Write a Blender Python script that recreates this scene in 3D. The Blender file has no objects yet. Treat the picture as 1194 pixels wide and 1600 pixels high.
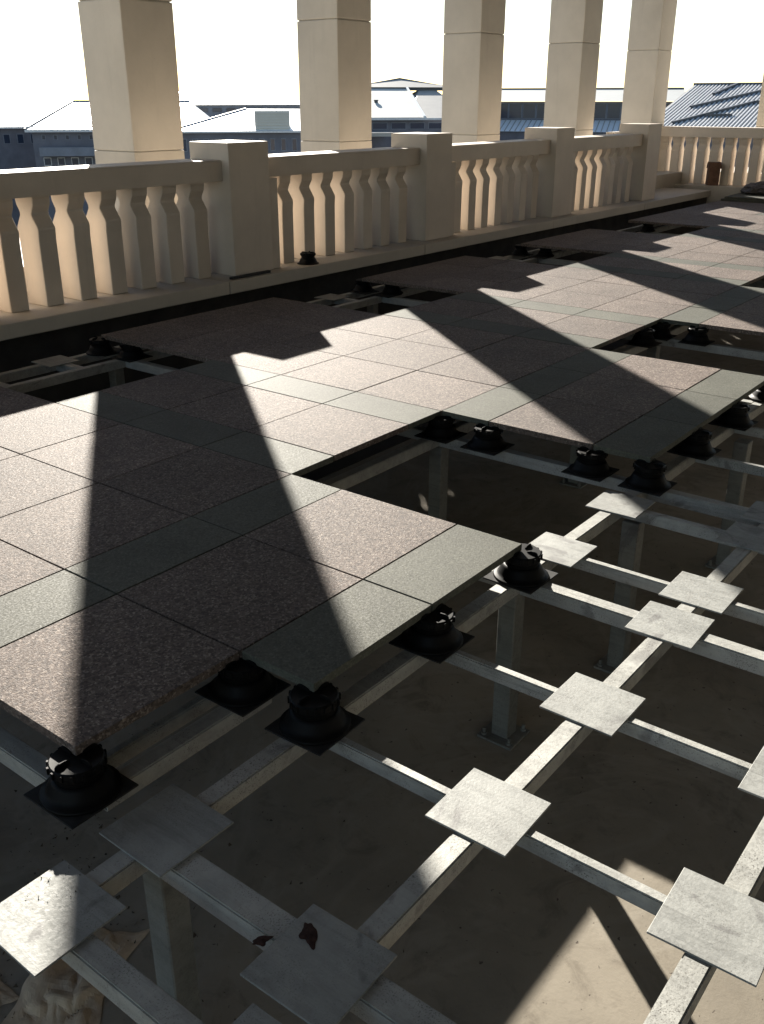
import bpy, bmesh, math, random
from mathutils import Vector, Matrix, noise
random.seed(7)
R = math.radians
S = bpy.context.scene

# ------------------------------------------------------------------ camera, sky, sun, exposure
CAM = Vector((-2.900, -1.5676, 1.549))
YAW, PIT = 0.659389, 0.410958
F_PX, PW, PH = 1475.14, 1194.0, 1600.0
cy, sy, cp, sp = math.cos(YAW), math.sin(YAW), math.cos(PIT), math.sin(PIT)
c_r = Vector((sy, -cy, 0)); c_f = Vector((cp*cy, cp*sy, -sp)); c_u = Vector((sp*cy, sp*sy, cp))
cd = bpy.data.cameras.new('camera'); cam = bpy.data.objects.new('camera', cd)
S.collection.objects.link(cam); S.camera = cam
cam.matrix_world = Matrix(((c_r.x, c_u.x, -c_f.x, CAM.x), (c_r.y, c_u.y, -c_f.y, CAM.y), (c_r.z, c_u.z, -c_f.z, CAM.z), (0, 0, 0, 1)))
cd.sensor_fit = 'VERTICAL'; cd.sensor_height = 24.0; cd.sensor_width = 24.0*PW/PH
cd.lens = 24.0*F_PX/PH; cd.clip_start = 0.05; cd.clip_end = 30000

SUN_AZ, SUN_EL = R(51.9), R(22.9)      # azimuth counted from +X towards +Y
w = bpy.data.worlds.new('World'); S.world = w; w.use_nodes = True
nt = w.node_tree; nt.nodes.clear()
sky = nt.nodes.new('ShaderNodeTexSky'); sky.sky_type = 'NISHITA'; sky.sun_disc = False
sky.sun_elevation = SUN_EL; sky.sun_rotation = math.pi/2 - SUN_AZ
sky.air_density = 1.0; sky.dust_density = 0.25; sky.ozone_density = 1.0
bg = nt.nodes.new('ShaderNodeBackground'); bg.inputs['Strength'].default_value = 0.06
wo = nt.nodes.new('ShaderNodeOutputWorld')
nt.links.new(sky.outputs[0], bg.inputs[0]); nt.links.new(bg.outputs[0], wo.inputs[0])
sd = bpy.data.lights.new('sun', 'SUN'); sun = bpy.data.objects.new('sun', sd); S.collection.objects.link(sun)
sd.energy = 5.0; sd.angle = R(0.53); sd.color = (1.0, 0.94, 0.84)
sdir = Vector((math.cos(SUN_EL)*math.cos(SUN_AZ), math.cos(SUN_EL)*math.sin(SUN_AZ), math.sin(SUN_EL)))
sun.rotation_euler = sdir.to_track_quat('Z', 'Y').to_euler(); sun.location = (6, 8, 9)
vs = S.view_settings; vs.view_transform = 'Standard'; vs.look = 'None'; vs.gamma = 1.0; vs.use_curve_mapping = False
vs.exposure = 1.6

U = 0.3                                 # one paving unit, metres
COL = S.collection

# ------------------------------------------------------------------ helpers
def px(P):
    d = Vector(P) - CAM; z = d.dot(c_f)
    if z < 0.05: return (-9999, -9999)
    return (PW/2 + F_PX*d.dot(c_r)/z, PH/2 - F_PX*d.dot(c_u)/z)
def seen(pts, m=120):
    q = [px(p) for p in pts]
    q = [a for a in q if a[0] > -9000]
    return bool(q) and max(a[0] for a in q) > -m and min(a[0] for a in q) < PW+m and max(a[1] for a in q) > -m and min(a[1] for a in q) < PH+m
def sight(x, y, D):                     # where a far thing stands: direction and horizontal distance
    d = c_f + c_r*((x-PW/2)/F_PX) - c_u*((y-PH/2)/F_PX)
    return CAM + d*(D/math.hypot(d.x, d.y))
def tag(o, label=None, cat=None, group=None, kind=None):
    if label: o['label'] = label
    if cat: o['category'] = cat
    if group: o['group'] = group
    if kind: o['kind'] = kind
    return o
def empty(name, loc=(0, 0, 0), rz=0.0, **k):
    o = bpy.data.objects.new(name, None); o.empty_display_size = 0.2; COL.objects.link(o)
    o.location = loc; o.rotation_euler = (0, 0, rz); return tag(o, **k)
def put(name, me, parent=None, loc=(0, 0, 0), rot=(0, 0, 0), **k):
    o = bpy.data.objects.new(name, me); COL.objects.link(o)
    o.location = loc; o.rotation_euler = rot
    if parent: o.parent = parent
    return tag(o, **k)
def mesh(name, bm, mat, smooth=False):
    me = bpy.data.meshes.new(name); bm.normal_update(); bm.to_mesh(me); bm.free()
    if mat: me.materials.append(mat)
    if smooth:
        for p in me.polygons: p.use_smooth = True
    return me
def box_into(bm, a, b):
    x0, y0, z0 = a; x1, y1, z1 = b
    v = [bm.verts.new(p) for p in ((x0,y0,z0),(x1,y0,z0),(x1,y1,z0),(x0,y1,z0),(x0,y0,z1),(x1,y0,z1),(x1,y1,z1),(x0,y1,z1))]
    for f in ((3,2,1,0),(4,5,6,7),(0,1,5,4),(1,2,6,5),(2,3,7,6),(3,0,4,7)): bm.faces.new([v[i] for i in f])
def box(name, a, b, mat, bev=0.0, seg=1):
    bm = bmesh.new(); box_into(bm, a, b)
    if bev: bmesh.ops.bevel(bm, geom=bm.edges[:], offset=bev, segments=seg, affect='EDGES', profile=0.6)
    return mesh(name, bm, mat)
def lathe_into(bm, prof, n=24, c=(0, 0), caps=True):
    rings = [[bm.verts.new((c[0]+r*math.cos(2*math.pi*i/n), c[1]+r*math.sin(2*math.pi*i/n), z)) for i in range(n)] for r, z in prof]
    for a, b in zip(rings, rings[1:]):
        for i in range(n): bm.faces.new((a[i], a[(i+1) % n], b[(i+1) % n], b[i]))
    if caps: bm.faces.new(rings[0][::-1]); bm.faces.new(rings[-1])
def poly(name, vs_, fs, mat, smooth=False):
    me = bpy.data.meshes.new(name); me.from_pydata([tuple(v) for v in vs_], [], fs); me.materials.append(mat); me.update()
    if smooth:
        for p in me.polygons: p.use_smooth = True
    return me

# ------------------------------------------------------------------ materials
class M:
    def __init__(s, name, rough=0.6, metal=0.0, spec=0.5):
        s.m = bpy.data.materials.new(name); s.m.use_nodes = True; s.t = s.m.node_tree
        s.b = s.t.nodes['Principled BSDF']
        s.b.inputs['Roughness'].default_value = rough; s.b.inputs['Metallic'].default_value = metal
        s.b.inputs['Specular IOR Level'].default_value = spec
        g = s.t.nodes.new('ShaderNodeNewGeometry'); s.pos = g.outputs['Position']
        s.rnd = s.t.nodes.new('ShaderNodeObjectInfo').outputs['Random']
    def link(s, a, b): s.t.links.new(a, b)
    def map(s, scale=(1, 1, 1), rot=(0, 0, 0)):
        n = s.t.nodes.new('ShaderNodeMapping'); n.inputs['Scale'].default_value = scale; n.inputs['Rotation'].default_value = rot
        s.link(s.pos, n.inputs['Vector']); return n.outputs[0]
    def noise(s, scale, detail=4, rough=0.6, vec=None, dist=0.0):
        n = s.t.nodes.new('ShaderNodeTexNoise'); n.inputs['Scale'].default_value = scale; n.inputs['Detail'].default_value = detail
        n.inputs['Roughness'].default_value = rough; n.inputs['Distortion'].default_value = dist
        s.link(vec or s.pos, n.inputs['Vector']); return n.outputs['Fac']
    def voro(s, scale, vec=None, feature='F1', out='Color'):
        n = s.t.nodes.new('ShaderNodeTexVoronoi'); n.feature = feature; n.inputs['Scale'].default_value = scale
        s.link(vec or s.pos, n.inputs['Vector']); return n.outputs[out]
    def sep(s, c):
        n = s.t.nodes.new('ShaderNodeSeparateColor'); s.link(c, n.inputs[0]); return n.outputs[0]
    def ramp(s, fac, stops, interp='LINEAR'):
        n = s.t.nodes.new('ShaderNodeValToRGB'); cr = n.color_ramp; cr.interpolation = interp
        while len(cr.elements) < len(stops): cr.elements.new(0.5)
        for e, (p, c) in zip(cr.elements, stops):
            e.position = p; e.color = (c, c, c, 1) if isinstance(c, (int, float)) else (*c, 1)
        s.link(fac, n.inputs[0]); return n.outputs[0]
    def mix(s, fac, a, b, mode='MIX'):
        n = s.t.nodes.new('ShaderNodeMix'); n.data_type = 'RGBA'; n.blend_type = mode
        for sock, v in ((n.inputs[0], fac), (n.inputs[6], a), (n.inputs[7], b)):
            if isinstance(v, (int, float)): sock.default_value = v if sock == n.inputs[0] else (v, v, v, 1)
            elif isinstance(v, tuple): sock.default_value = (*v, 1)
            else: s.link(v, sock)
        return n.outputs[2]
    def math(s, op, a, b):
        n = s.t.nodes.new('ShaderNodeMath'); n.operation = op
        for i, v in enumerate((a, b)):
            if isinstance(v, (int, float)): n.inputs[i].default_value = v
            else: s.link(v, n.inputs[i])
        return n.outputs[0]
    def col(s, c): s.link(c, s.b.inputs['Base Color']) if not isinstance(c, tuple) else setattr(s.b.inputs['Base Color'], 'default_value', (*c, 1)); return s
    def rough(s, c): s.link(c, s.b.inputs['Roughness']); return s
    def bump(s, h, strength=0.3, dist=0.01):
        n = s.t.nodes.new('ShaderNodeBump'); n.inputs['Strength'].default_value = strength; n.inputs['Distance'].default_value = dist
        s.link(h, n.inputs['Height']); s.link(n.outputs[0], s.b.inputs['Normal']); return s

def granite(name, dark, mid, light, speck, bump, rough, scale, spec):
    g = M(name, rough, spec=spec)
    v = g.sep(g.voro(scale)); n = g.noise(scale*1.7, 3, 0.7)
    f = g.math('ADD', g.math('MULTIPLY', v, 0.5), g.math('MULTIPLY', n, 0.5))
    c = g.ramp(f, [(0.22, dark), (0.45, mid), (0.62, mid), (0.80, light)])
    c = g.mix(g.ramp(g.sep(g.voro(scale*0.55)), [(0.84, 0.0), (0.90, speck)]), c, tuple(x*0.5 for x in mid))
    big = g.ramp(g.noise(2.1, 5, 0.62), [(0.30, 0.78), (0.70, 1.12)])
    c = g.mix(1.0, c, big, 'MULTIPLY')
    c = g.mix(1.0, c, g.ramp(g.rnd, [(0.0, 0.86), (1.0, 1.10)]), 'MULTIPLY')
    st = g.ramp(g.noise(5.5, 6, 0.7, dist=0.6), [(0.54, 0.0), (0.70, 0.34)])
    c = g.mix(st, c, tuple(x*0.6 for x in mid))
    relief = g.math('ADD', g.math('MULTIPLY', g.noise(scale*2.0, 2, 0.6), 0.7), g.math('MULTIPLY', g.voro(scale*1.5, out='Distance'), 0.5))
    g.col(c).bump(relief, bump, 0.006)
    g.rough(g.ramp(g.noise(scale*0.8, 2), [(0.3, rough-0.10), (0.7, rough+0.12)]))
    return g.m
pink_granite = granite('pink_granite', (0.058, 0.045, 0.040), (0.148, 0.116, 0.100), (0.36, 0.30, 0.255), 0.75, 0.42, 0.70, 145, 0.15)
grey_granite = granite('grey_granite', (0.070, 0.071, 0.058), (0.098, 0.099, 0.081), (0.150, 0.150, 0.124), 0.3, 0.16, 0.70, 160, 0.14)

def galv(name, base, rough, metal=0.35, dirt=0.5, pits=0.6):
    g = M(name, rough, metal)
    sp = g.sep(g.voro(130)); st = g.noise(34, 6, 0.7, g.map((1.0, 0.10, 1.0), (0, 0, 0.55)), 0.5)
    c = g.mix(g.math('MULTIPLY', sp, 0.5), tuple(x*0.88 for x in base), tuple(min(1, x*1.10) for x in base))
    c = g.mix(g.ramp(st, [(0.44, 0.0), (0.64, 0.75)]), c, tuple(x*0.62 for x in base))
    c = g.mix(g.ramp(g.noise(5, 5, 0.7), [(0.42, 0.0), (0.70, 0.6)]), c, tuple(min(1, x*1.40) for x in base))
    d = g.ramp(g.noise(7.0, 8, 0.8, dist=1.6), [(0.56, 0.0), (0.74, dirt)])
    c = g.mix(d, c, (0.105, 0.088, 0.080))
    blot = g.ramp(g.noise(3.1, 4, 0.55, dist=2.2), [(0.60, 0.0), (0.67, 0.45)])
    c = g.mix(blot, c, (0.060, 0.052, 0.056))
    clus = g.ramp(g.noise(9, 3, 0.6), [(0.40, 0.0), (0.62, 1.0)])
    pit = g.ramp(g.noise(230, 3, 0.6), [(0.56, 0.0), (0.64, pits)])
    c = g.mix(g.math('MULTIPLY', pit, clus), c, (0.070, 0.062, 0.055))
    scr = g.ramp(g.noise(60, 2, 0.4, g.map((1.0, 0.035, 1.0), (0, 0, -0.9))), [(0.70, 0.0), (0.73, 0.5)])
    c = g.mix(scr, c, tuple(x*0.55 for x in base))
    g.col(c).bump(g.math('ADD', st, g.noise(120, 3, 0.6)), 0.16, 0.004)
    g.rough(g.ramp(sp, [(0, rough-0.08), (1, rough+0.14)])); return g.m
plate_steel = galv('galvanised_plate', (0.290, 0.295, 0.280), 0.56, 0.12, 0.45, 0.50)
beam_steel = galv('galvanised_beam', (0.37, 0.37, 0.345), 0.54, 0.12, 0.50, 0.90)
post_steel = galv('galvanised_post', (0.18, 0.183, 0.170), 0.55, 0.2, 0.5)

def render_stone(name, base, bumpy=0.15):
    g = M(name, 0.62, spec=0.42)
    n = g.noise(1.7, 6, 0.62); f = g.noise(90, 3, 0.6)
    c = g.mix(g.ramp(n, [(0.32, 0.0), (0.72, 1.0)]), tuple(x*0.88 for x in base), tuple(x*1.05 for x in base))
    drip = g.noise(6, 5, 0.7, g.map((1, 1, 0.12)))
    c = g.mix(g.ramp(drip, [(0.56, 0.0), (0.74, 0.22)]), c, tuple(x*0.6 for x in base))
    c = g.mix(1.0, c, g.ramp(g.rnd, [(0.0, 0.92), (1.0, 1.06)]), 'MULTIPLY')
    c = g.mix(g.ramp(g.noise(26, 4, 0.7), [(0.62, 0.0), (0.74, 0.20)]), c, tuple(x*0.6 for x in base))
    g.col(c).bump(f, bumpy, 0.003); return g.m
column_render = render_stone('column_render', (0.61, 0.555, 0.475))
baluster_stone = render_stone('baluster_cast_stone', (0.61, 0.53, 0.445))
ledge_stone = render_stone('ledge_cast_stone', (0.47, 0.42, 0.355), 0.25)

def concrete():
    g = M('concrete_screed', 0.88, spec=0.25)
    n = g.noise(1.3, 7, 0.66); f = g.noise(55, 4, 0.7)
    c = g.ramp(n, [(0.30, (0.190, 0.168, 0.135)), (0.52, (0.258, 0.228, 0.182)), (0.74, (0.31, 0.275, 0.222))])
    c = g.mix(g.ramp(g.noise(4.2, 6, 0.72, dist=1.2), [(0.52, 0.0), (0.68, 0.55)]), c, (0.13, 0.11, 0.085))
    c = g.mix(g.ramp(g.noise(0.9, 4, 0.6, dist=2.5), [(0.50, 0.0), (0.56, 0.35), (0.60, 0.05)]), c, (0.34, 0.31, 0.26))
    c = g.mix(g.ramp(g.noise(38, 2, 0.5), [(0.70, 0.0), (0.735, 0.85)]), c, (0.07, 0.055, 0.045))
    g.col(c).bump(f, 0.25, 0.004); return g.m
concrete_floor = concrete()
def plain(name, c, rough=0.6, metal=0.0, var=0.15, scale=3.0, spec=0.5):
    g = M(name, rough, metal, spec)
    g.col(g.mix(g.ramp(g.noise(scale, 5, 0.65), [(0.3, 0.0), (0.7, 1.0)]), tuple(x*(1-var) for x in c), tuple(min(1, x*(1+var)) for x in c))); return g.m
black_plastic = plain('black_plastic', (0.004, 0.004, 0.0042), 0.5, 0, 0.3, 30, 0.12)
black_rubber = plain('black_rubber', (0.012, 0.012, 0.013), 0.7)
gap_dark = plain('gap_shade_dark', (0.035, 0.031, 0.028), 0.85, 0, 0.4, 5, 0.3)  # near-black colour standing in for shade in the trench by the ledge
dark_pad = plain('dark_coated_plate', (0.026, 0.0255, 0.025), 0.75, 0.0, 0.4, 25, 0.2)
soffit_mat = plain('soffit_paint', (0.20, 0.18, 0.16), 0.9, spec=0.1)
bounce_mat = plain('bounce_wall_render', (0.62, 0.56, 0.49), 0.9, spec=0.1)  # pale warm tone chosen for bounce off the added wall behind the camera
paper_mat = plain('kraft_paper', (0.50, 0.40, 0.29), 0.9, 0, 0.25, 14, 0.1)
clod_mat = plain('reddish_mud', (0.048, 0.028, 0.024), 0.95, 0, 0.4, 60, 0.1)
dirt_mat = plain('dry_dirt', (0.07, 0.055, 0.04), 0.95, 0, 0.4, 40, 0.1)
card_mat = plain('brown_card', (0.15, 0.085, 0.06), 0.85, 0, 0.3, 9, 0.2)
bag_mat = plain('dark_woven_bag', (0.07, 0.06, 0.058), 0.7, 0, 0.6, 22)
ground_mat = plain('city_ground', (0.17, 0.165, 0.15), 0.9, 0, 0.35, 0.02)
sea_mat = plain('sea_water', (0.05, 0.10, 0.14), 0.25, 0, 0.1, 0.01)
white_roof = plain('white_metal_roof', (0.78, 0.78, 0.76), 0.40, 0.0, 0.06, 0.3)
beige_roof = plain('beige_metal_roof', (0.53, 0.52, 0.47), 0.6, 0.0, 0.06, 0.3)
grey_roof = plain('grey_metal_roof', (0.36, 0.335, 0.29), 0.55, 0.0, 0.1, 0.4)
dark_seam = plain('dark_ridge_cap', (0.06, 0.065, 0.075), 0.5)
fascia_mat = plain('pale_fascia', (0.60, 0.60, 0.60), 0.6)
blue_wall = plain('slate_blue_wall', (0.115, 0.118, 0.145), 0.6, 0, 0.2, 0.4)
blue_panel = plain('blue_grey_panel', (0.17, 0.185, 0.22), 0.5, 0, 0.2, 0.4)
glass_dark = plain('dark_window_glass', (0.02, 0.03, 0.055), 0.12, 0, 0.1, 0.5)

# ------------------------------------------------------------------ large structure
FZ = -1.00
put('ground', box('ground', (-700, -700, -26), (700, 700, -25), ground_mat), kind='structure')
bm = bmesh.new(); n = 48
a = [bm.verts.new((705*math.cos(2*math.pi*i/n), 705*math.sin(2*math.pi*i/n), -25.6)) for i in range(n)]
b = [bm.verts.new((24000*math.cos(2*math.pi*i/n), 24000*math.sin(2*math.pi*i/n), -25.6)) for i in range(n)]
for i in range(n): bm.faces.new((a[i], a[(i+1) % n], b[(i+1) % n], b[i])[::-1])
put('sea', mesh('sea', bm, sea_mat), kind='structure')
put('concrete_floor', box('concrete_floor', (-9, -12, FZ-0.3), (15.38, 4.947, FZ), concrete_floor), kind='structure')
put('terrace_wall', box('terrace_wall', (-9, 4.95, -25), (15.38, 5.6, -0.045), gap_dark), kind='structure')  # wall coloured near black to imitate the shaded gap below the ledge
put('shade_sheet', box('shade_sheet', (-8.9, 2.75, FZ+0.001), (15.37, 4.945, FZ+0.006), gap_dark), kind='structure')  # added dark sheet: paints the shade on the floor under the back openings
put('end_wall', box('end_wall', (15.384, -12, -25), (16.2, 6.3, -0.045), ledge_stone), kind='structure')
put('outer_ledge', box('outer_ledge', (-9, 5.604, -25), (17.9, 7.3, 0.30), ledge_stone, 0.0), kind='structure')
put('outer_ledge', box('outer_ledge_end', (16.204, -12, -25), (17.9, 5.6, 0.30), ledge_stone, 0.0), kind='structure')
put('bounce_wall', box('bounce_wall', (-9, -6.3, FZ), (18.2, -6.0, 4.597), bounce_mat), kind='structure')  # added unseen wall: blocks blue sky and warms the ambient light
put('roof_soffit', box('roof_soffit', (-9, -13, 4.6), (18.2, 7.0, 5.0), soffit_mat), kind='structure')

# ------------------------------------------------------------------ columns
def block(a, h, mat): return box('column_block', (-a, -a, 0.0025), (a, a, h-0.0025), mat, 0.014, 2)
HB = 1.30; CW = 0.31
blk = block(CW, HB, column_render)
core = box('column_core', (-CW+0.02, -CW+0.02, 0), (CW-0.02, CW-0.02, 4.297), column_render)
col_xy = [(3.24+CW+3.02*k, 6.17+CW) for k in range(-1, 5)]
col_lab = {0: 'cream square column standing behind the balustrade before its nearest visible pier',
           1: 'cream square column behind the balustrade in front of the small louvred box roof',
           2: 'cream square column beside the pyramid roofed building',
           3: 'cream square column between two views of the long flat pale roof',
           4: 'cream square column behind the corner pier next to the ribbed grey roof'}
for k, (x, y) in enumerate(col_xy):
    k -= 1
    c = empty('column', (x, y, 0.30), label=col_lab.get(k, 'cream square column of the row before the nearest visible one'), cat='column', group='square columns behind the balustrade')
    put('core', core, c, (0, 0, 0))
    for j, z in enumerate((-0.50+0.0, 0.80, 2.10, 3.40)):
        if j == 0:
            put('column_block', box('column_block', (-CW, -CW, 0.0), (CW, CW, 0.80-0.0025), column_render, 0.007, 2), c, (0, 0, 0))
        elif j == 3:
            put('column_block', box('column_block', (-CW, -CW, 0.0025), (CW, CW, 0.895), column_render, 0.007, 2), c, (0, 0, z))
        else: put('column_block', blk, c, (0, 0, z))
c = empty('column', (16.70+CW, 4.05+CW, 0.30), label='cream square column behind the far end balustrade', cat='column', group='square columns behind the balustrade')
put('core', core, c)
put('column_block', box('column_block', (-CW, -CW, 0.0), (CW, CW, 0.7975), column_render, 0.007, 2), c)
for z in (0.80, 2.10): put('column_block', blk, c, (0, 0, z))
put('column_block', box('column_block', (-CW, -CW, 0.0025), (CW, CW, 0.895), column_render, 0.007, 2), c, (0, 0, 3.40))

# ------------------------------------------------------------------ balustrades (local frame: x along, y outwards, z up)
LZ = 0.07
def baluster_mesh(bw=0.078):
    # front to back outline of a sawn cast stone baluster, its sides flat
    half = [(0.0, 0.124), (0.50, 0.128), (0.575, 0.135), (0.595, 0.131), (0.680, 0.074), (0.700, 0.074), (0.755, 0.106), (0.80, 0.114), (0.825, 0.114)]
    bm = bmesh.new(); vs0 = []
    for x in (-bw, bw):
        vs0.append([bm.verts.new((x, -d, z)) for z, d in half] + [bm.verts.new((x, d, z)) for z, d in reversed(half)])
    n = len(vs0[0])
    for i in range(n):
        j = (i+1) % n; bm.faces.new((vs0[0][i], vs0[1][i], vs0[1][j], vs0[0][j]))
    for i in range(len(half)-1):
        for s in (0, 1):
            q = [vs0[s][i], vs0[s][i+1], vs0[s][n-2-i], vs0[s][n-1-i]]
            bm.faces.new(q if s == 1 else q[::-1])
    bmesh.ops.recalc_face_normals(bm, faces=bm.faces[:])
    bmesh.ops.bevel(bm, geom=[e for e in bm.edges if len(e.link_faces) == 2 and e.calc_face_angle(0) > 1.2], offset=0.005, segments=1, affect='EDGES')
    return mesh('baluster', bm, baluster_stone)
bal = baluster_mesh()
rail_h0, rail_h1 = 0.895, 1.070
def rail_mesh(L):
    prof = [(4.97, rail_h0), (4.97, rail_h1-0.012), (4.982, rail_h1), (5.338, rail_h1), (5.35, rail_h1-0.012), (5.35, rail_h0)]
    bm = bmesh.new(); a = [bm.verts.new((0, y, z)) for y, z in prof]; b = [bm.verts.new((L, y, z)) for y, z in prof]
    n = len(prof)
    for i in range(n): bm.faces.new((a[i], a[(i+1) % n], b[(i+1) % n], b[i]))
    bm.faces.new(a[::-1]); bm.faces.new(b); bmesh.ops.recalc_face_normals(bm, faces=bm.faces[:])
    return mesh('rail', bm, baluster_stone)
bal_main = empty('balustrade', (0, 4.72, 0), label='long beige stone balustrade with square piers running beside the paving', cat='balustrade')
off = Vector((0, -4.72, 0))
# ledge (several cast lengths, joints open a little)
for i, x in enumerate(range(-9, 15, 3)):
    put('ledge', box('ledge', (x+0.003, 4.72, -0.04), (min(x+3, 14.9)-0.003, 5.60, LZ), ledge_stone, 0.006), bal_main, off)
pier = box('pier', (0, 4.88, LZ+0.001), (0.5, 5.38, 1.213), baluster_stone, 0.008, 2)
rail2 = rail_mesh(2.5-0.006)
wing = box('pier_wing', (0, 4.905, LZ+0.001), (0.125, 5.33, rail_h0-0.003), baluster_stone, 0.005)
for k in range(-2, 5):
    x = 3.23 + 3.0*(k-1) + 0.0
    put('pier', pier, bal_main, off+Vector((x, 0, 0)))
    if k == 4: break
    put('rail', rail2, bal_main, off+Vector((x+0.503, 0, 0)))
    put('pier_wing', wing, bal_main, off+Vector((x+0.5015, 0, 0)))
    for i in range(7):
        put('baluster', bal, bal_main, off+Vector((x+0.5+0.31+0.313*i+0.078+random.uniform(-.003, .003), 5.16+random.uniform(-.003, .003), LZ)), (0, 0, random.uniform(-.025, .025)))
# far end balustrade: same sections turned to run towards the right
end_b = empty('balustrade', (15.38, 6.165, 0), -math.pi/2, label='short far balustrade crossing behind the corner pier at the end of the terrace', cat='balustrade')
o2 = Vector((0, -4.72, 0.03))
for i in range(4):
    put('ledge', box('ledge', (3*i+0.003, 4.72, -0.10), (3*i+3-0.003, 5.54, LZ), ledge_stone, 0.006), end_b, o2)
    put('rail', rail_mesh(2.994), end_b, o2+Vector((3*i+0.003, 0, 0)))
    for j in range(12): put('baluster', bal, end_b, o2+Vector((3*i+0.125+0.25*j, 5.16, LZ)))

put('shade_parapet', box('shade_parapet', (0.315, 2.09, 0.272), (0.465, 4.05, 1.04), baluster_stone, 0.008), end_b, o2)  # added low wall, mostly hidden, keeps sun off the ledge past the corner pier

# ------------------------------------------------------------------ paving
pav = empty('tile_paving', (0, 0, 0), kind='structure')
TH = 0.03; GAP = 0.005
_tm = {}
def tile_mesh(w_, d_, grey):
    k = (round(w_, 3), round(d_, 3), grey)
    if k not in _tm:
        _tm[k] = box('grey_tile' if grey else 'pink_tile', (-w_/2+GAP/2, -d_/2+GAP/2, -TH), (w_/2-GAP/2, d_/2-GAP/2, 0), grey_granite if grey else pink_granite, 0.0018)
    return _tm[k]
def tile(x0, y0, x1, y1, grey):
    x0, y0, x1, y1 = (v*U for v in (x0, y0, x1, y1))
    if not seen([(x, y, 0) for x in (x0, x1) for y in (y0, y1)], 90): return
    me = tile_mesh(x1-x0, y1-y0, grey)
    put('paving_tile', me, pav, ((x0+x1)/2+random.uniform(-.0008, .0008), (y0+y1)/2+random.uniform(-.0008, .0008), random.uniform(-.0012, .0006)),
        (random.uniform(-.0012, .0012), random.uniform(-.0012, .0012), random.uniform(-.0008, .0008)))
cols = [(0, 1, 1), (1, 3, 0), (3, 4, 1), (4, 6, 0), (6, 8, 0), (8, 10, 0)]
XEND = 48
for p in range(-1, 5):
    X = 10*p
    for a_, b_, g_ in cols:
        if X+b_ > XEND: continue
        for y0 in (4, 6, 8): tile(X+a_, y0, X+b_, y0+2, g_)
    for a_ in (4, 6, 8):
        if X+a_+2 > XEND: continue
        tile(X+a_, 3, X+a_+2, 4, 1); tile(X+a_, 1, X+a_+2, 3, 0)
        if not (p == -1 and a_ == 4): tile(X+a_, 0, X+a_+2, 1, 1)
        tile(X+a_, 10, X+a_+2, 12, 0); tile(X+a_, 12, X+a_+2, 13.95, 0)
tile(40, 10, 42, 12, 0); tile(42, 10, 44, 12, 0); tile(42, 12, 44, 13.95, 0); tile(40, 12, 42, 13.95, 0)

# ------------------------------------------------------------------ steel subframe
frame = empty('steel_frame', (0, 0, FZ), label='galvanised steel support frame of posts, beams and square plates above the concrete floor', cat='frame')
fo = Vector((0, 0, -FZ))
def tube_mesh(L, w_, h_, axis):
    t = 0.004; bm = bmesh.new()
    def ring(l, ww, hh): return [bm.verts.new((l, s*ww/2, zz)) for s, zz in ((-1, 0-(h_-hh)/2-hh), (1, -(h_-hh)/2-hh), (1, -(h_-hh)/2), (-1, -(h_-hh)/2))]
    o0, o1, i0, i1 = ring(0, w_, h_), ring(L, w_, h_), ring(0, w_-2*t, h_-2*t), ring(L, w_-2*t, h_-2*t)
    for i in range(4):
        j = (i+1) % 4
        bm.faces.new((o0[i], o0[j], o1[j], o1[i])); bm.faces.new((i0[j], i0[i], i1[i], i1[j]))
        bm.faces.new((o0[j], o0[i], i0[i], i0[j])); bm.faces.new((o1[i], o1[j], i1[j], i1[i]))
    bmesh.ops.recalc_face_normals(bm, faces=bm.faces[:])
    ed = [e for e in bm.edges if abs(e.verts[0].co.x-e.verts[1].co.x) > L*0.9 and e.verts[0] in o0+o1 and e.verts[1] in o0+o1]
    bmesh.ops.bevel(bm, geom=ed, offset=0.004, segments=2, affect='EDGES')
    if axis == 'y': bmesh.ops.rotate(bm, verts=bm.verts[:], cent=(0, 0, 0), matrix=Matrix.Rotation(math.pi/2, 3, 'Z'))
    return mesh('beam', bm, beam_steel)
PZ = -0.135; PT = 0.006; BZ = PZ-PT
def beam_x(y, x0, x1, w_=0.06, h_=0.06, dz=0.0): put('beam', tube_mesh((x1-x0)*U, w_, h_, 'x'), frame, fo+Vector((x0*U, y*U, BZ-dz)))
def beam_y(x, y0, y1, w_=0.06, h_=0.06, dz=0.002): put('beam', tube_mesh((y1-y0)*U, w_, h_, 'y'), frame, fo+Vector((x*U, y0*U, BZ-dz)))
def plate(x, y, s=0.238, rz=None, mat=None):
    rz = random.uniform(-0.03, 0.03) if rz is None else rz
    put('plate', box('plate', (-s/2, -s/2, -PT), (s/2, s/2, 0), mat or plate_steel, 0.0012), frame, fo+Vector((x*U, y*U, PZ)), (0, 0, rz))
for y, x0, x1 in ((-2, -6.33, 20), (-4, -6.33, 20), (0.05, -6.9, 20), (4.1, -6, 48)): beam_x(y, x0, x1)
beam_x(0.89, -5.9, -3.8); beam_x(1.25, -5.75, -4.1, 0.03, 0.05, 0.004)
beam_x(13.2, -6, 48); beam_x(14.25, -6, 48, dz=0.001)
def seg_y(x, y0, y1, w_=0.06, h_=0.06):
    e = 0.105; beam_y(x, y0+e, y1-e, w_, h_)
for x, ww in ((-7, .06), (-6, .078)):
    seg_y(x, -2, 0.05, ww)
    seg_y(x, -4, -2, ww)
beam_x(-2.0, -7.4, -6.6, 0.06, 0.06, 0.08)
for x, ww in ((-4, .032), (-2, .032), (0, .062), (1, .032), (3, .045), (4, .06), (6, .032), (8, .032), (10, .06)):
    seg_y(x, -4, -2, ww, 0.05 if ww < .05 else .06)
    seg_y(x, -2, 0.05, ww, 0.05 if ww < .05 else .06)
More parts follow.
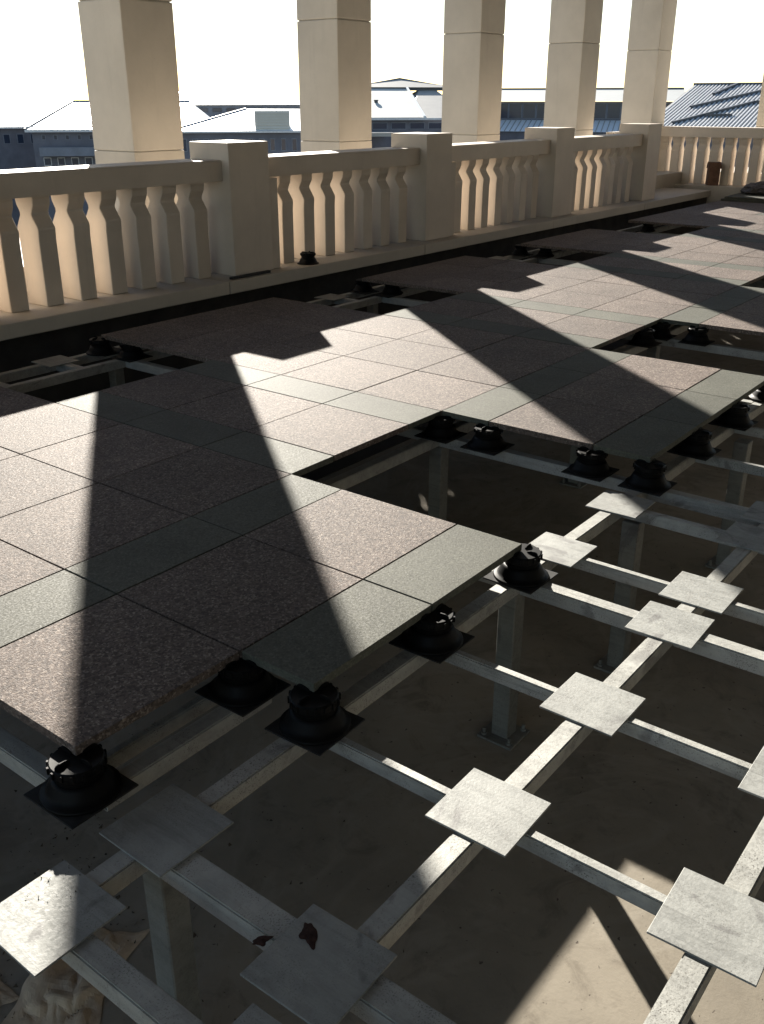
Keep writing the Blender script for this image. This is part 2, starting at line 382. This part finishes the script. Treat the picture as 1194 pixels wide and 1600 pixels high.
for x in (4, 10, 14): beam_y(x-0.35 if x == 10 else x+0.05, 0.16, 4.0)
beam_y(0, 0.16, 4.0); beam_y(-6.0, 1.0, 4.0)
for x in (0, 4, 10, 14, 20, 24, 30, 34): beam_y(x+(0.1 if x % 10 == 4 else -0.1), 4.2, 13.1)
for x in (1, 2.9, 11.5, 13, 21.5, 23, 31.5): beam_y(x, 13.3, 14.15)
for q in ((-4, -2), (-2, -2), (0, -2), (1, -2), (1, 0), (3, 0), (3, -2), (-4, -4), (-2, -4), (-7, 0), (-6.1, -1.9), (-5.85, 0.03), (4, -2), (0, -4),
          (-6, -4), (-7, -2.15), (6, -2), (2.85, 14.2), (12.85, 14.2), (22.85, 14.2), (0.5, 14.2)): plate(*q)
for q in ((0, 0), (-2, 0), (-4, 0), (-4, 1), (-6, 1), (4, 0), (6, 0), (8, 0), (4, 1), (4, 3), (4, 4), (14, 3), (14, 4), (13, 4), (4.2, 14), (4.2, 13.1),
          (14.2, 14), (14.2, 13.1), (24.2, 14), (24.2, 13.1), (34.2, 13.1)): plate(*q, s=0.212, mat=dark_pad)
postm = box('post', (-0.04, -0.04, 0.012), (0.04, 0.04, BZ-0.07-FZ), post_steel, 0.004)
bp = box('base_plate', (-0.085, -0.085, 0), (0.085, 0.085, 0.012), post_steel, 0.002)
bm = bmesh.new(); lathe_into(bm, [(0.013, 0), (0.013, 0.012), (0.008, 0.012), (0.008, 0.032)], 6); bolt = mesh('bolt', bm, post_steel)
def post(x, y):
    p = put('post', postm, frame, Vector((x*U, y*U, 0))); b = put('base_plate', bp, p)
    for sx in (-1, 1):
        for sy_ in (-1, 1): put('bolt', bolt, p, (sx*0.062, sy_*0.062, 0.012))
for q in ((0.40, 0.33), (-5.95, 0.0), (3.1, -0.2), (7.8, -0.3), (-4.1, 4), (0, 4.1), (4.1, 4.1), (10, 4.1), (14, 4.1), (-6, 4.1), (0, 13.5), (4, 13.5), (10, 13.5), (14, 13.5), (20, 13.5)): post(*q)

# ------------------------------------------------------------------ pedestals
bm = bmesh.new(); lathe_into(bm, [(0.107, 0), (0.107, 0.006), (0.104, 0.009), (0.094, 0.011), (0.086, 0.024), (0.076, 0.046), (0.071, 0.055), (0.064, 0.056)], 32); base_m = mesh('pedestal_base', bm, black_plastic, True)
prof = []
for i in range(9):
    z = 0.024+i*0.0055; prof += [(0.066, z), (0.066, z+0.003), (0.062, z+0.0035), (0.062, z+0.0055)]
bm = bmesh.new(); lathe_into(bm, prof+[(0.060, 0.078)], 28); stem_m = mesh('threaded_stem', bm, black_plastic)
bm = bmesh.new(); lathe_into(bm, [(0.060, 0.068), (0.070, 0.075), (0.073, 0.083), (0.073, 0.099), (0.069, 0.1035)], 32)
for i in range(16):
    a_ = 2*math.pi*i/16; r_ = 0.0715
    bmm = bmesh.new(); box_into(bmm, (r_, -0.004, 0.080), (r_+0.006, 0.004, 0.100))
    bmesh.ops.rotate(bmm, verts=bmm.verts[:], cent=(0, 0, 0), matrix=Matrix.Rotation(a_, 3, 'Z'))
    t_ = bpy.data.meshes.new('t'); bmm.to_mesh(t_); bmm.free(); bm.from_mesh(t_); bpy.data.meshes.remove(t_)
head_m = mesh('pedestal_head', bm, black_plastic)
bm = bmesh.new(); q = [(0.020, 0.1036), (0.066, 0.1036), (0.065, 0.109), (0.060, 0.1135), (0.052, 0.1155), (0.034, 0.1145), (0.022, 0.110)]
A_ = [bm.verts.new((x, -0.0016, z)) for x, z in q]; B_ = [bm.verts.new((x, 0.0016, z)) for x, z in q]
bm.faces.new(A_); bm.faces.new(B_[::-1])
for i in range(len(q)): bm.faces.new((A_[i], B_[i], B_[(i+1) % len(q)], A_[(i+1) % len(q)]))
bmesh.ops.recalc_face_normals(bm, faces=bm.faces[:]); lug_m = mesh('spacer_lug', bm, black_plastic)
def pedestal(x, y, label, z=PZ, lug=True, r=0.0):
    p = empty('tile_pedestal', (x*U, y*U, z), r, label=label, cat='pedestal', group='black paving pedestals')
    put('base', base_m, p); put('threaded_stem', stem_m, p); put('head', head_m, p)
    if lug:
        for i in range(4): put('spacer_lug', lug_m, p, rot=(0, 0, i*math.pi/2))
    return p
PED = [
 (-6, 1, 'glossy black pedestal under the tip of the sunlit front corner pink tile'),
 (-4, 1, 'black pedestal at the inner notch between pink corner tile and dark grey tile'),
 (-4, 0, 'black pedestal under the shaded grey corner tile with two rounded lobes on top'),
 (-2, 0, 'black pedestal halfway along the front edge of the two grey tiles, half in shade'),
 (0, 0, 'sunlit shiny black pedestal beside a bright square plate at the grey tile corner'),
 (4, 0, 'black pedestal at the shaded front corner of the second tile tongue'),
 (6, 0, 'black pedestal along the shaded front edge of the second tile tongue'),
 (8, 0, 'black pedestal under the sunlit front edge of the second tile tongue'),
 (10, 0, 'black pedestal at the far front corner of the second tile tongue'),
 (4, 1, 'black pedestal on the far side of the large opening, beside the front shaded grey tile'),
 (4, 3, 'black pedestal under the far side of the large opening, one tile from its back corner'),
 (4, 4, 'black pedestal tucked in the back corner of the large opening'),
 (13, 4, 'black pedestal under the back edge of the second opening'),
 (14, 4, 'black pedestal in the back corner of the second opening'),
 (14, 3, 'black pedestal on the far side of the second opening'),
 (4.2, 13.1, 'front one of two black pedestals in the shaded opening nearest by the ledge'),
 (4.0, 14.0, 'rear one of two black pedestals in the shaded opening nearest by the ledge'),
 (14.5, 13.1, 'front one of two black pedestals in the middle shaded opening by the ledge'),
 (14.3, 14.1, 'rear one of two black pedestals in the middle shaded opening by the ledge'),
 (24.5, 13.1, 'front one of two black pedestals in the third shaded opening by the ledge'),
 (24.3, 14.1, 'rear one of two black pedestals in the third shaded opening by the ledge'),
 (34.4, 13.1, 'black pedestal in the farthest shaded opening by the ledge'),
]
for x, y, l in PED: pedestal(x, y, l, lug=(y == int(y)))
pedestal(4.20/U, 4.86/U, 'spare black pedestal standing on the stone ledge beside a pier', LZ+0.001, True, 0.4)

# ------------------------------------------------------------------ loose things
put('rubber_strip', box('rubber_strip', (0, -0.02, 0), (0.5, 0.02, 0.022), black_rubber, 0.004), loc=(3.08, 4.79, LZ+0.001), rot=(0, 0, 0.0),
    label='black strip lying on the ledge at the foot of the nearest pier', cat='strip')
def crumple(name, w_, d_, h_, mat, seed, n=34):
    vv, ff = [], []
    for j in range(n):
        for i in range(n):
            u, v = i/(n-1)-.5, j/(n-1)-.5
            q = Vector((u*2.6+seed, v*2.6, seed))
            e = 1-0.35*noise.noise(q*0.7+Vector((3, 1, 0)))
            z = abs(noise.noise(q*1.0))*0.9+abs(noise.noise(q*2.6))*0.30
            z *= max(0.0, 1-(2*max(abs(u), abs(v)))**3)+0.08
            vv.append((u*w_*e+0.05*w_*noise.noise(q*1.9), v*d_*e+0.05*d_*noise.noise(q*1.7+Vector((9, 0, 0))), z*h_+0.002))
    for j in range(n-1):
        for i in range(n-1):
            a_ = j*n+i; ff += [(a_, a_+1, a_+n+1), (a_, a_+n+1, a_+n)]
    return poly(name, vv, ff, mat)
put('crumpled_paper', crumple('crumpled_paper', 0.40, 0.30, 0.06, paper_mat, 3.3), loc=(-1.80, 0.52, FZ), rot=(0, 0, 0.5),
    label='crumpled brown paper on the concrete floor under the sunlit corner plate', cat='paper')
put('crumpled_paper', crumple('crumpled_paper', 0.24, 0.17, 0.045, paper_mat, 8.1), loc=(-2.02, 0.72, FZ), rot=(0, 0, 1.5),
    label='smaller torn piece of brown paper beside the crumpled sheet', cat='paper')
bm = bmesh.new()
nr, ns = 6, 40
rings = []
for j in range(1, nr+1):
    rg = []
    for i in range(ns):
        a_ = 2*math.pi*i/ns; q = Vector((math.cos(a_)*1.6, math.sin(a_)*1.6, 4.2))
        R_ = 0.022*(1+1.1*noise.noise(q*0.62)+0.35*noise.noise(q*1.3+Vector((3, 0, 0)))); R_ = max(R_, .008)*j/nr
        x, y = R_*math.cos(a_)*1.7, R_*math.sin(a_)
        rg.append(bm.verts.new((x, y, (0.006+0.004*noise.noise(Vector((x*90, y*90, 1))))*(1-(j/nr)**2)+0.0003)))
    rings.append(rg)
ct = bm.verts.new((0, 0, 0.007))
for i in range(ns): bm.faces.new((ct, rings[0][i], rings[0][(i+1) % ns]))
for p, q in zip(rings, rings[1:]):
    for i in range(ns): bm.faces.new((p[i], q[i], q[(i+1) % ns], p[(i+1) % ns]))
mud_me = mesh('mud_clod', bm, clod_mat)
put('mud_clod', mud_me, loc=(-6.20*U, -1.42*U, BZ+0.0008), rot=(0, 0, 2.6), label='smaller dark bit of dried mud fallen on the beam beside the smeared plate', cat='mud').scale = (.5, .5, .6)
put('mud_clod', mud_me, loc=(-5.95*U, -1.66*U, PZ+0.0008), rot=(0, 0, 0.9), label='dark reddish smear of dried mud on the shaded plate', cat='mud').scale = (.8, .7, .5)
bm = bmesh.new()
rr = random.Random(5)
def crumb(x, y, z, s):
    t = [bm.verts.new((x+rr.uniform(-s, s), y+rr.uniform(-s, s), z+k)) for k in (0, 0, 0, s*1.2)]
    for f in ((0, 1, 2), (0, 1, 3), (1, 2, 3), (2, 0, 3)): bm.faces.new([t[i] for i in f])
for i in range(260):
    x, y = rr.gauss(-1.55, .30), rr.gauss(0.85, .32); crumb(x, y, FZ, rr.uniform(.003, .012))
for i in range(160):
    x, y = rr.uniform(-2, 2.5), rr.uniform(-2, 3); crumb(x, y, FZ, rr.uniform(.002, .008))
for i in range(34): crumb(rr.gauss(-6.75, .25)*U, rr.gauss(.28, .12)*U, PZ+.001, rr.uniform(.0012, .0035))
bmesh.ops.recalc_face_normals(bm, faces=bm.faces[:])
put('dirt_crumbs', mesh('dirt_crumbs', bm, dirt_mat), label='dark crumbs of dirt scattered on the concrete floor', cat='dirt', kind='stuff')
# far corner
bx = empty('cardboard_box', (15.62, 4.98, LZ+0.032), 0.5, label='upright brown box standing on the ledge of the far balustrade', cat='box')
put('box_body', box('box_body', (-.13, -.10, 0), (.13, .10, .40), card_mat, .006), bx)
put('flap', box('flap', (-.13, -.004, -.004), (.13, .11, 0), card_mat), bx, (0, .103, .400), (-1.45, 0, 0))
put('flap', box('flap', (-.13, -.11, -.004), (.13, .004, 0), card_mat), bx, (0, -.103, .400), (1.40, 0, 0))
bm = bmesh.new(); bmesh.ops.create_icosphere(bm, subdivisions=4, radius=1)
for v in bm.verts:
    d = v.co.copy(); k = 1+0.22*noise.noise(d*2.2)+0.10*noise.noise(d*6)
    v.co = Vector((d.x*.36*k, d.y*.30*k, max(d.z, -.55)*.12*k+.066))
put('rubble_bag', mesh('rubble_bag', bm, bag_mat), loc=(14.75, 3.80, 0.072), label='slumped dark woven bag on the stacked slabs in the far corner', cat='bag')
for i in range(2):
    t = put('stone_slab', box('stone_slab', (-.75, -.6, 0), (.75, .6, .034), grey_granite, .003), loc=(14.55+.03*i, 3.55-.02*i, .0012+.0345*i), rot=(0, 0, .05*i),
        label=('lower' if i == 0 else 'upper')+' loose grey slab of the pair laid in the far corner under the bag', cat='slab')

# ------------------------------------------------------------------ far buildings
def frame_of(x0, x1, y, D, skew=0.0):
    a_ = sight(x0, y, D); b_ = sight(x1, y, D*(1+skew)); t = (b_-a_); t.z = 0; L = t.length; t.normalize()
    n = Vector((-t.y, t.x, 0))
    if n.dot(a_-CAM) < 0: n = -n
    return a_, t, n, L
def zat(y, D): return sight(PW/2, y, D).z
class Bld:
    def __init__(s, name, label, x0, x1, D, y_eave, group=None, skew=0.0):
        s.a, s.t, s.n, s.L = frame_of(x0, x1, y_eave, D, skew); s.D = D
        s.a.z = 0
        s.e = empty(name, (s.a.x, s.a.y, -25), math.atan2(s.t.y, s.t.x), label=label, cat='building', group=group)
        s.fl = 1 if Vector((-s.t.y, s.t.x, 0)).dot(s.n) > 0 else -1
    def P(s, u, v, z): return Vector((u, v*s.fl, z+25))
    def bx(s, name, u0, u1, v0, v1, z0, z1, mat, bev=0):
        p, q = s.P(u0, v0, z0), s.P(u1, v1, z1)
        return put(name, box(name, tuple(min(i, j) for i, j in zip(p, q)), tuple(max(i, j) for i, j in zip(p, q)), mat, bev), s.e)
    def hip(s, name, u0, u1, v0, v1, z0, z1, iu0, iu1, vr, mat, vr2=None, parent=None):
        vr2 = vr if vr2 is None else vr2
        v = [s.P(u0, v0, z0), s.P(u1, v0, z0), s.P(u1, v1, z0), s.P(u0, v1, z0), s.P(u0+iu0, vr, z1), s.P(u1-iu1, vr, z1), s.P(u1-iu1, vr2+.01, z1), s.P(u0+iu0, vr2+.01, z1)]
        f = [(0, 1, 5, 4), (1, 2, 6, 5), (2, 3, 7, 6), (3, 0, 4, 7), (4, 5, 6, 7), (3, 2, 1, 0)]
        me = poly(name, v, f, mat); b_ = bmesh.new(); b_.from_mesh(me); bmesh.ops.recalc_face_normals(b_, faces=b_.faces[:]); b_.to_mesh(me); b_.free()
        return put(name, me, s.e)
    def bar(s, name, p, q, w_, mat, parent=None):
        p, q = Vector(p), Vector(q); d = (q-p); L = d.length
        o = put(name, box(name, (-w_/2, -w_/2, 0), (w_/2, w_/2, L), mat), s.e, p); o.rotation_euler = d.to_track_quat('Z', 'Y').to_euler(); return o
    def windows(s, u0, u1, n, z0, z1, v=-0.06, fill=0.6, mat=None):
        st = (u1-u0)/n
        for i in range(n):
            a_ = u0+st*(i+(1-fill)/2); b_ = a_+st*fill
            w_ = s.bx('window', a_, b_, v, v+.25, z0, z1, fascia_mat if mat is None else mat)
            put('pane', box('pane', *(lambda p, q: (tuple(min(i, j) for i, j in zip(p, q)), tuple(max(i, j) for i, j in zip(p, q))))(s.P(a_+.12, v-.03, z0+.12), s.P(b_-.12, v+.1, z1-.12)), glass_dark), w_)
# left: long white roofs over a dark facade
D = 220
B = Bld('long_building', 'low dark fronted building with a long white roof under the open sea horizon', -330, 78, D, 196, skew=0.02)
B.bx('wall', 0, B.L, 1.2, 16, -25, zat(198, D), blue_wall)
B.hip('roof', -1, B.L+1, 0, 40, zat(196, D), zat(166, D+20), 4, 4, 20, white_roof)
B.bx('fascia', -1, B.L+1, -.1, .3, zat(199, D), zat(196, D)-.02, fascia_mat)
B.windows(2, B.L-2, 16, zat(222, D), zat(207, D), 1.1, .5, blue_panel)
D = 205
B = Bld('hipped_building', 'white hip roofed building with dark facade seen left of the nearest column', 38, 330, D, 200, skew=-0.02)
B.bx('wall', 1, B.L-1, 1.2, 16, -25, zat(202, D), blue_wall)
B.hip('roof', 0, B.L, 0, 52, zat(200, D), zat(158.5, D+26), 5.5, 5, 26, white_roof)
B.bx('fascia', 0, B.L, -.15, .3, zat(204, D), zat(200, D)-.02, fascia_mat)
B.bx('balcony', 2.5, B.L-2, -1.6, 1.15, zat(239, D), zat(226, D), blue_panel)
B.windows(2, B.L-2, 14, zat(216, D), zat(208, D), 1.1, .35, blue_panel)
B.windows(2, B.L-2, 12, zat(254, D), zat(242, D), 1.1, .55)
B.bar('ridge_cap', B.P(5.5, 26, zat(158, D+26)), B.P(B.L-5, 26, zat(158, D+26)), .35, dark_seam)
B.bar('hip_cap', B.P(5.5, 26, zat(158, D+26)), B.P(0, 0, zat(199.5, D)), .35, dark_seam)
B.bar('gutter', B.P(0, -.2, zat(196, D)), B.P(B.L, -.2, zat(196, D)), .25, fascia_mat)
# between first and second column
D = 270
B = Bld('flat_roofed_building', 'white roofed block with a grey band, far behind between the two nearest columns', 250, 490, D, 163)
B.bx('wall', 1, B.L-1, 1, 22, -25, zat(164, D), blue_panel)
B.hip('roof', 0, B.L, 0, 36, zat(162.5, D), zat(143, D+18), 3, 14, 18, white_roof)
B.windows(2, B.L-2, 10, zat(175, D), zat(168, D), .9, .7, blue_wall)
D = 165
B = Bld('louvred_building', 'white hip roof carrying a small grey louvred box, dark wall below', 262, 500, D, 204)
B.bx('wall', .6, B.L-.6, .9, 13, -25, zat(206, D), blue_wall)
B.hip('roof', 0, B.L, 0, 34, zat(204, D), zat(170, D+17), 12.5, 2, 17, white_roof)
B.bx('fascia', 0, B.L, -.12, .25, zat(207, D), zat(204, D)-.02, fascia_mat)
kx = B.L/238.0
B.bar('hip_cap', B.P(0, 0, zat(203.5, D)), B.P(12.5, 17, zat(169.5, D+17)), .25, dark_seam)
lb = B.bx('louvre_box', (398-262)*kx, (453-262)*kx, .8, 4.6, zat(204, D), zat(173, D), beige_roof, .05)
for i in range(6):
    z = zat(200-i*4.5, D)
    put('louvre', box('louvre', *(lambda p, q: (tuple(min(i, j) for i, j in zip(p, q)), tuple(max(i, j) for i, j in zip(p, q))))(B.P((400-262)*kx, .62, z), B.P((451-262)*kx, .80, z+.22)), beige_roof), lb)
B.windows(1.5, B.L-1.5, 12, zat(236, D), zat(216, D), .8, .5, blue_panel)
# pyramid roofed building
D = 205
B = Bld('pyramid_building', 'building with a two tiered pyramid roof between the second and third columns', 505, 742, D, 185, skew=0.03)
kx = B.L/237.0; U_ = lambda x: (x-505)*kx
B.bx('wall', 1, B.L-1, 1.5, B.L-2, -25, zat(187, D), blue_wall)
B.hip('roof', 0, U_(662), 0, 44, zat(184, D), zat(138, D+22), U_(560), U_(662)-U_(638)-4, 22, beige_roof, 26)
B.hip('roof', U_(640), B.L, .8, 44, zat(185, D), zat(141, D+22), 6.5, 3, 22, grey_roof, 24)
B.bar('hip_cap', B.P(U_(662), 0, zat(183.5, D)), B.P(U_(638)+4, 22, zat(137.5, D+22)), .5, white_roof)
B.bx('lantern_wall', U_(545)+4, U_(690)+7, 22.5, 30, zat(141, D+22), zat(136.5, D+22), dark_seam)
B.hip('lantern_roof', U_(540)+3, U_(694)+8, 21.8, 36, zat(136, D+22), zat(122.5, D+28), U_(632)-U_(540)+1.5, U_(694)-U_(634)+3, 29, grey_roof)
B.bx('fascia', 0, B.L, -.2, .3, zat(188, D), zat(184.5, D)-.02, fascia_mat)
bm = bmesh.new(); lathe_into(bm, [(.4, 0), (.4, .5), (.55, .55), (.55, .7)], 12); put('vent_pipe', mesh('vent_pipe', bm, dark_seam), B.e, B.P(U_(601), 11, zat(161.5, D+11)))
ax_ = U_(540)+3+U_(632)-U_(540)+1.5
B.bar('hip_cap', B.P(ax_, 29, zat(122, D+28)), B.P(U_(694)+8, 21.8, zat(136, D)), .3, dark_seam)
B.bar('hip_cap', B.P(ax_, 29, zat(122, D+28)), B.P(U_(540)+3, 21.8, zat(136, D)), .3, dark_seam)
B.windows(2, B.L-2, 7, zat(203, D), zat(192, D), 1.4, .8, blue_panel)
B.bx('lower_roof', U_(520), U_(603), -7, 1.4, zat(212, D), zat(206, D), grey_roof)
# long flat roof
D = 240
B = Bld('long_roofed_building', 'long pale flat roof above a blue glazed band behind the third and fourth columns', 742, 1075, D, 158, skew=-0.02)
kx = B.L/333.0
B.bx('wall', 1, B.L-1, 1.5, 20, -25, zat(159, D), blue_wall)
B.hip('roof', 0, B.L, 0, 30, zat(158, D), zat(139.5, D+14), 1.2, 1.2, 14, beige_roof, 16)
B.bx('ridge_cap', 1.2, B.L-1.2, 13.6, 16.4, zat(139.7, D+14), zat(138, D+14), dark_seam)
B.windows(1.4, B.L-1.4, 14, zat(185, D), zat(161, D), 1.4, .96, blue_panel)
B.hip('lower_roof', -1, B.L, -8, 1.3, zat(203, D), zat(187, D), .5, .5, 1.1, white_roof)
for i in range(40): B.bar('seam', B.P(i*B.L/40+.3, -7.9, zat(203, D)+.1), B.P(i*B.L/40+.3, .9, zat(187.5, D)+.1), .16, grey_roof)
B.bx('lower_wall', -.5, B.L-.5, -7.2, 1.2, -25, zat(203.5, D), blue_wall)
# ribbed grey roof at the right
D = 120
B = Bld('ribbed_roof_building', 'grey standing seam roof with dark hip lines filling the view past the corner column', 1000, 1420, D, 200, skew=-0.04)
kx = B.L/420.0; U_ = lambda x: (x-1000)*kx
def zr(v): return zat(200, D)+v*0.22
B.bx('wall', .5, B.L-.5, .6, 27, -25, zat(201, D), blue_wall)
top = 22.0
me = poly('roof', [B.P(0, 0, zr(0)), B.P(B.L, 0, zr(0)), B.P(B.L, top, zr(top)), B.P(0, top, zr(top)), B.P(0, 27, zr(0)), B.P(B.L, 27, zr(0))], [(0, 1, 2, 3), (3, 2, 5, 4)], grey_roof)
put('roof', me, B.e)
for i in range(62):
    u = .4+i*B.L/62
    B.bar('seam', B.P(u, .1, zr(.1)+.05), B.P(u, top-.2, zr(top-.2)+.05), .13, fascia_mat)
B.bx('ridge_cap', 0, B.L, top-.3, top+.3, zr(top)-.1, zr(top)+.22, dark_seam)
for (ua, va, ub, vb) in ((1047, 9.5, 1188, 21.5), (1047, 2.2, 1150, 12), (1150, 12, 1200, 12.4), (1062, 16, 1086, 21.5), (1090, 5.5, 1135, 5.8)):
    B.bar('hip_cap', B.P(U_(ua), va, zr(va)+.12), B.P(U_(ub), vb, zr(vb)+.12), .42, dark_seam)
